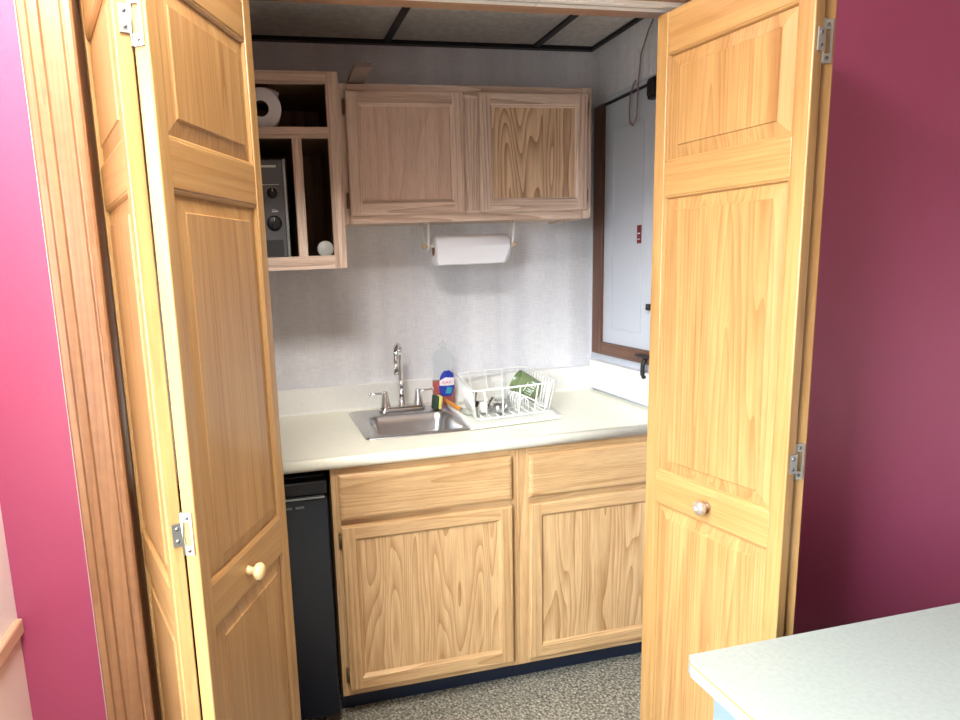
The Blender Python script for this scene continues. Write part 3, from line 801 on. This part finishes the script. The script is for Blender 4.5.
dk = thing('dish_rack', 'white wire dish rack standing on the drain tray right of the sink', 'dish rack', (.71, -.25, ZM))
ZR = .1185
topc = [(.520-.71, -.450+.25), (.862-.71, -.405+.25), (.902-.71, -.040+.25), (.586-.71, -.078+.25)]
botc = [(.549-.71, -.417+.25), (.845-.71, -.385+.25), (.872-.71, -.100+.25), (.600-.71, -.130+.25)]
def round_quad(c, z, r, n=5):
    out = []
    for i in range(4):
        P0_, P1_, P2_ = Vector(c[i-1]), Vector(c[i]), Vector(c[(i+1) % 4])
        a = P1_+(P0_-P1_).normalized()*r; d = P1_+(P2_-P1_).normalized()*r
        for t in range(n+1):
            t /= n; q_ = a*(1-t)**2+P1_*2*t*(1-t)+d*t*t; out.append((q_.x, q_.y, z))
    return out
wr_ = .0027
MB().tube(round_quad(topc, ZR, .03), .0035, 'white_wire', 8, closed=True).build('rim', dk)
MB().tube(round_quad(botc, .008, .02), wr_, 'white_wire', 8, closed=True).build('base_ring', dk)
def sidewire(u, side):
    def pt_(c, u):
        A, B_ = c[side], c[(side+1) % 4]; return Vector(A)*(1-u)+Vector(B_)*u
    T, Bq = pt_(topc, u), pt_(botc, u)
    MB().tube([(T.x, T.y, ZR), (Bq.x, Bq.y, .008)], wr_, 'white_wire', 6).build('side_wire', dk)
for u in (.13, .34, .55, .76, .9): sidewire(u, 0)
for u in [.08+.84*i/10 for i in range(11)]: sidewire(u, 1)
for u in (.13, .36, .60, .84): sidewire(u, 2)
for u in [.08+.84*i/12 for i in range(13)]: sidewire(u, 3)
for i in range(9):
    u = .08+.84*i/8; A = bil(botc, u, 0); B_ = bil(botc, u, 1)
    MB().tube([(A.x, A.y, .008), (B_.x, B_.y, .008)], wr_, 'white_wire', 6).build('base_wire', dk)
# plate-holding loops in the right part of the rack
for i in range(7):
    v = .18+.62*i/6; A = bil(botc, .62, v); B_ = bil(botc, .74, v)
    MB().tube([(A.x, A.y, .008), (A.x, A.y, .045), ((A.x+B_.x)/2, (A.y+B_.y)/2, .062), (B_.x, B_.y, .045), (B_.x, B_.y, .008)], wr_*.9, 'white_wire', 6).build('plate_loop', dk)
# cutlery compartment: white slotted wall on the left
cp = MB()
A, B_ = Vector((.545-.71, -.402+.25)), Vector((.592-.71, -.150+.25))
d_ = (B_-A).normalized(); n_ = Vector((d_.y, -d_.x))*.0012
def seg(A, B_, z0, z1):
    V = []
    for z in (z0, z1):
        for q_ in (A-n_, B_-n_, B_+n_, A+n_): V.append((q_.x, q_.y, z))
    cp.poly(V, [(0, 3, 2, 1), (4, 5, 6, 7), (0, 1, 5, 4), (1, 2, 6, 5), (2, 3, 7, 6), (3, 0, 4, 7)], 'white_plastic')
LL = (B_-A).length
seg(A, B_, .012, .030); seg(A, B_, .095, .108)
for i in range(11): seg(A+d_*(LL*i/11), A+d_*(LL*i/11+.014), .030, .095)
cp.build('cutlery_holder', dk)

# green mug, tilted, resting in the rack
mg = thing('mug', 'olive green mug with white lettering tipped on its side in the dish rack', 'mug', (.825, -.215, .994), rot=(0, 0, 0))
ax = Vector((-.72, .12, .45)).normalized()      # direction of the mouth
rq = ax.to_track_quat('Z', 'Y').to_matrix().to_4x4()
b = MB(); L_ = .050
b.lathe([(0, -L_), (.038, -L_), (.042, -L_+.004), (.0435, 0), (.0450, L_-.002), (.0435, L_), (.0415, L_-.002), (.0405, 0), (.038, -L_+.008), (0, -L_+.007)], 'green', 36, mtx=rq)
b.build('body', mg)
# white print wrapped on the wall facing the viewer
cam_dir = Vector((-.95, -2.2, .48)).normalized()
loc_dir = rq.to_3x3().inverted() @ cam_dir; a0 = math.atan2(loc_dir.y, loc_dir.x)
b = MB()
hp = []
for i in range(9):
    a = -PI/2+PI*i/8; rad = .042+.024*math.cos(a); v = Vector((rad*math.cos(a0+2.6), rad*math.sin(a0+2.6), .030*math.sin(a))); hp.append(rq @ v)
b.tube(hp, .0048, 'green', 8); b.build('handle', mg)
b = MB()
def patch(a1, a2, z1, z2, r=.0452):
    V = []; n = 4
    for i in range(n+1):
        a = a1+(a2-a1)*i/n
        for z in (z1, z2): V.append(rq @ Vector((r*math.cos(a), r*math.sin(a), z)))
    b.poly(V, [(2*i, 2*i+1, 2*i+3, 2*i+2) for i in range(n)], 'print_white', True)
for i in range(6):
    s_ = a0-.62+.22*i
    patch(s_, s_+.05, -.020, .006); patch(s_, s_+.15, -.020+.011*(i % 2), -.016+.011*(i % 2)); 
    if i % 2: patch(s_+.11, s_+.15, -.020, .002)
patch(a0-.55, a0+.35, .013, .016)
b.build('print', mg)
# clear tumbler
q = MB(); q.lathe([(0, 0), (.022, 0), (.026, .075)], 'clear', 24)
tag(q.build('tumbler', loc=(.735, -.165, ZM+.0105)), 'small clear plastic tumbler standing in the dish rack left of the green mug', 'cup')
# utensils in the rack
def spoon(name, label, p0, p1, mh, mb_, rb=.02, flat=.35):
    p0, p1 = Vector(p0), Vector(p1); c = thing(name, label, name.replace('_', ' '), p1, group='utensils in the dish rack')
    d = (p0-p1); dn = d.normalized()
    MB().tube([tuple(dn*rb*.8), tuple(d*.5+Vector((0, 0, .003))), tuple(d)], [.003, .0035, .005], mh, 8).build('handle', c)
    rq = dn.to_track_quat('X', 'Z').to_matrix().to_4x4()
    MB().lathe([(0, -rb*flat), (rb*.7, -rb*flat*.7), (rb, 0), (rb*.9, .001), (rb*.6, -rb*flat*.5), (0, -rb*flat*.7)], mb_, 20, mtx=rq, sx=1.35).build('bowl', c)
    return c
spoon('ladle', 'white plastic ladle leaning down to the front right of the dish rack', (.748, -.268, .985), (.838, -.335, .9445), 'white_plastic', 'white_plastic', .024)
spoon('spoon', 'steel spoon with dark handle lying in the middle of the dish rack', (.690, -.20, .955), (.632, -.300, .946), 'utensil_d', 'steel', .020)
spoon('serving_spoon', 'large steel spoon lying beside the clear tumbler in the dish rack', (.775, -.160, .958), (.698, -.310, .9465), 'steel', 'steel', .024)
spoon('scoop', 'dark handled steel scoop at the left end of the dish rack', (.640, -.155, .975), (.605, -.235, .9455), 'utensil_d', 'utensil_d', .018)
q = MB(); q.lathe([(0, 0), (.014, .003), (.019, .014), (.018, .028), (.012, .039), (0, .043)], 'white_plastic', 20)
tag(q.build('egg_cup', loc=(.602, -.330, ZM+.0110)), 'white rounded cup lying at the front left inside the dish rack', 'cup')
q = MB(); q.lathe([(0, .0), (.018, 0), (.020, .030), (.018, .030), (.0165, .004), (0, .003)], 'steel', 20)
tag(q.build('measuring_cup', loc=(.655, -.345, ZM+.0108)), 'tiny steel measuring cup standing in the front of the dish rack', 'cup')

# dish soap bottle
sb = thing('soap_bottle', 'clear dish soap bottle with red soap and a blue label behind the dish rack', 'bottle', (.539, -.052, .9145))
def bot(prof, m, **k):
    b = MB(); b.lathe(prof, m, 28, sx=1, sy=.58, **k); return b
outer = [(0, 0), (.042, 0), (.0465, .006), (.047, .05), (.046, .095), (.040, .130), (.038, .150), (.043, .175), (.043, .195), (.034, .214), (.018, .226), (.012, .232)]
bot(outer, 'clear').build('body', sb)
bot([(0, .003), (.040, .003), (.0445, .008), (.045, .05), (.0445, .096), (0, .096)], 'red_liq').build('soap', sb)
MB().lathe([(.013, .230), (.0135, .246), (.010, .249), (.006, .250), (.005, .262), (0, .263)], 'clear', 20).build('cap', sb)
def wrap(m, outline, r=.0482, sy_=.58):
    """label patch: outline of (x, z), x projected on the bottle front"""
    b = MB(); n = 12
    x0 = min(p[0] for p in outline); x1 = max(p[0] for p in outline)
    def zrange(x):
        zs = []
        for (xa, za), (xb, zb) in zip(outline, outline[1:]+outline[:1]):
            if (xa-x)*(xb-x) <= 0 and xa != xb: zs.append(za+(zb-za)*(x-xa)/(xb-xa))
        return min(zs), max(zs)
    V = []
    for i in range(n+1):
        x = x0+(x1-x0)*(i/n*.998+.001); z0, z1 = zrange(x)
        y = -sy_*math.sqrt(max(r*r-x*x, 1e-9)); V += [(x, y, z0), (x, y, z1)]
    b.poly(V, [(2*i, 2*i+1, 2*i+3, 2*i+2) for i in range(n)], m, True); return b
lb = wrap('label_blue', [(-.014, .038), (.030, .036), (.043, .085), (.041, .125), (.022, .142), (-.002, .139), (-.018, .112), (-.021, .07)]).build('label', sb)
wrap('label_white', [(-.018, .080), (.042, .080), (.042, .110), (.006, .114), (-.018, .100)], .0485).build('label_band', sb)
wrap('label_teal', [(.004, .048), (.028, .046), (.034, .070), (.012, .076)], .0485).build('label_picture', sb)
tc_ = bpy.data.curves.new('brand_text', 'FONT'); tc_.body = 'AJAX'; tc_.size = .0165; tc_.extrude = .0004; tc_.align_x = 'CENTER'
to_ = bpy.data.objects.new('brand_text', tc_); COL.objects.link(to_); dg = bpy.context.evaluated_depsgraph_get()
me = bpy.data.meshes.new_from_object(to_.evaluated_get(dg)); bpy.data.objects.remove(to_)
for v in me.vertices:
    x, y, z = v.co; v.co = (x+.010, -.58*math.sqrt(.0492**2-min(abs(x+.010), .044)**2)-z, y+.088)
me.materials.clear(); me.materials.append(M['label_red'])
o = bpy.data.objects.new('brand_text', me); COL.objects.link(o); o.parent = sb
sb.rotation_euler = (0, 0, -.25)

# sponge leaning by the faucet
sp = thing('sponge', 'green and yellow scrub sponge standing on end beside the right faucet handle', 'sponge', (.474, -.165, .9205), rot=(0, .10, .25))
b = MB(); b.box((-.017, -.020, 0), (-.002, .020, .058), 'sponge_g', .008, 3); b.build('scourer', sp)
b = MB(); b.box((-.0015, -.020, 0), (.015, .020, .056), 'sponge_y', .008, 3); b.build('foam', sp)
# dish brush
br = thing('dish_brush', 'orange handled dish brush lying on the drain tray beside the soap bottle', 'brush', (.535, -.25, ZM+.016), rot=(0, -.02, 0))
b = MB(); b.tube([(-.012, .13, .010), (-.008, .09, .004), (0, .03, 0), (.004, -.02, 0)], [.006, .0085, .0075, .006], 'orange', 10); b.build('handle', br)
b = MB(); b.tube([(.004, -.02, 0), (.010, -.055, 0), (.014, -.085, -.002)], [.0075, .012, .007], 'bristle', 10); b.build('head', br)

# ================================================================ FRIDGE
fr = thing('mini_fridge', 'black under-counter refrigerator left of the base cabinets', 'refrigerator', (-.24, -.31, 0))
b = MB(); b.box((-.235, -.255, .02), (.228, .28, .845), 'fridge2', .004); b.build('body', fr)
b = MB(); b.box((-.235, -.308, .045), (.228, -.262, .788), 'fridge', .006); d = b.build('door', fr)
b = MB(); b.box((-.235, -.300, .795), (.228, -.262, .838), 'fridge2', .004); b.build('top_rail', fr)
b = MB(); b.box((-.225, -.316, .789), (.218, -.300, .795), 'alu', .001); b.build('handle', fr)
b = MB()
for i in range(9): b.box((-.16+i*.036, -.3095, .760), (-.16+i*.036+.026, -.3078, .767), 'toaster', .0005)
b.build('door_grip', d)
for sx in (-.2, .2):
    MB().lathe([(.014, 0), (.014, .006), (.008, .008), (.008, .022)], 'fridge2', 14, mtx=Matrix.Translation((sx, -.23, 0))).build('foot', fr)
    MB().lathe([(.014, 0), (.014, .006), (.008, .008), (.008, .022)], 'fridge2', 14, mtx=Matrix.Translation((sx, .24, 0))).build('foot', fr)

# ================================================================ DESK (lower right)
dx0, dx1, dy1, dy0, dz = .535, 1.95, -1.540, -2.19, .75
dk_ = thing('desk', 'pale grey laminate desk top with clipped corner at the lower right', 'desk', (dx0+.6, -1.86, 0))
ox, oy = dx0+.6, -1.86
ch = .016
out = [(dx0-ox, dy0-oy+ch), (dx0-ox+ch, dy0-oy), (dx1-ox-ch, dy0-oy), (dx1-ox, dy0-oy+ch), (dx1-ox, dy1-oy-ch), (dx1-ox-ch, dy1-oy), (dx0-ox+ch*.5, dy1-oy), (dx0-ox, dy1-oy-ch)]
b = MB(); b.prism(out, dz-.005, dz, 'desk'); b.prism([(x*1.0, y) for x, y in out], dz-.032, dz-.0095, 'desk_edge')
b.build('desk_top', dk_)
s1 = [(x*(1+.0015), y*(1+.0015)) for x, y in out]
b = MB(); b.prism(s1, dz-.0095, dz-.005, 'desk_line'); b.build('edge_strip', dk_)
b = MB(); b.box((dx0-ox+.035, dy0-oy+.04, 0), (dx0-ox+.060, dy1-oy-.035, dz-.032), 'desk_leg', .002); l1 = b.build('side_panel', dk_)
copy_to(l1, dk_, (dx1-dx0-.095, 0, 0))
b = MB(); b.box((dx0-ox+.060, dy1-oy-.075, .25), (dx1-ox-.060, dy1-oy-.057, dz-.032), 'desk_leg', .002); b.build('modesty_panel', dk_)

# ================================================================ LIGHT
wd = bpy.data.worlds.new('daylight'); SC.world = wd; wd.use_nodes = True
bg = wd.node_tree.nodes['Background']; bg.inputs[0].default_value = (.84, .92, 1, 1); bg.inputs[1].default_value = SKY
wt = wd.node_tree; tcw = wt.nodes.new('ShaderNodeTexCoord'); sxw = wt.nodes.new('ShaderNodeSeparateXYZ'); rw = wt.nodes.new('ShaderNodeValToRGB')
wt.links.new(tcw.outputs['Generated'], sxw.inputs[0]); wt.links.new(sxw.outputs['Z'], rw.inputs['Fac']); wt.links.new(rw.outputs[0], bg.inputs[0])
rw.color_ramp.elements[0].position = 0; rw.color_ramp.elements[0].color = (.10, .10, .095, 1)
rw.color_ramp.elements[1].position = .12; rw.color_ramp.elements[1].color = (.84, .92, 1, 1)
def portal(loc, rot, sx, sy_):
    l = bpy.data.lights.new('portal', 'AREA'); l.shape = 'RECTANGLE'; l.size = sx; l.size_y = sy_
    l.cycles.is_portal = True
    o = bpy.data.objects.new('window_portal', l); COL.objects.link(o); o.location = loc; o.rotation_euler = rot; o['kind'] = 'structure'
portal((XL-.205, (WY0+WY1)/2, (WZ0+WZ1)/2), (PI/2, 0, -PI/2), WY1-WY0, WZ1-WZ0)
# ceiling lamp in front of the closet
lx, ly = -.33, -1.84
cl = thing('ceiling_light', 'square white ceiling light panel in front of the closet', 'ceiling light', (lx, ly, H))
b = MB()
for a, c in (((-.31, -.31), (.31, -.29)), ((-.31, .29), (.31, .31)), ((-.31, -.29), (-.29, .29)), ((.29, -.29), (.31, .29))): b.box((a[0], a[1], -.035), (c[0], c[1], 0), 'white_box', .002)
b.build('frame', cl)
MB().box((-.29, -.29, -.012), (.29, .29, -.002), 'white_plastic').build('diffuser', cl)
l = bpy.data.lights.new('lamp', 'AREA'); l.shape = 'SQUARE'; l.size = .56; l.energy = LAMP; l.color = (1, .97, .94)
o = bpy.data.objects.new('lamp', l); COL.objects.link(o); o.parent = cl; o.location = (0, 0, -.02)

# ================================================================ CAMERA
yaw, pit, rol, f_ = .2105, -.1646, -.0421, 626.23
fw = Vector((math.sin(yaw)*math.cos(pit), math.cos(yaw)*math.cos(pit), math.sin(pit)))
rt_ = Vector((math.cos(yaw), -math.sin(yaw), 0)); up = rt_.cross(fw)
r2 = rt_*math.cos(rol)+up*math.sin(rol); u2 = -rt_*math.sin(rol)+up*math.cos(rol)
cam = bpy.data.cameras.new('camera'); co = bpy.data.objects.new('camera', cam); COL.objects.link(co)
mw = Matrix((r2, u2, -fw)).transposed().to_4x4(); mw.translation = (-.1875, -2.4527, 1.4756)
co.matrix_world = mw
cam.sensor_width = 36; cam.lens = f_/960*36; cam.shift_x = 88.22/960; cam.shift_y = 10.56/960; cam.clip_start = .02
SC.camera = co
SC.view_settings.view_transform = 'Standard'; SC.view_settings.look = 'None'; SC.view_settings.gamma = 1
SC.view_settings.exposure = EXPO
SC.cycles.caustics_reflective = False; SC.cycles.caustics_refractive = False
SC.cycles.use_denoising = True
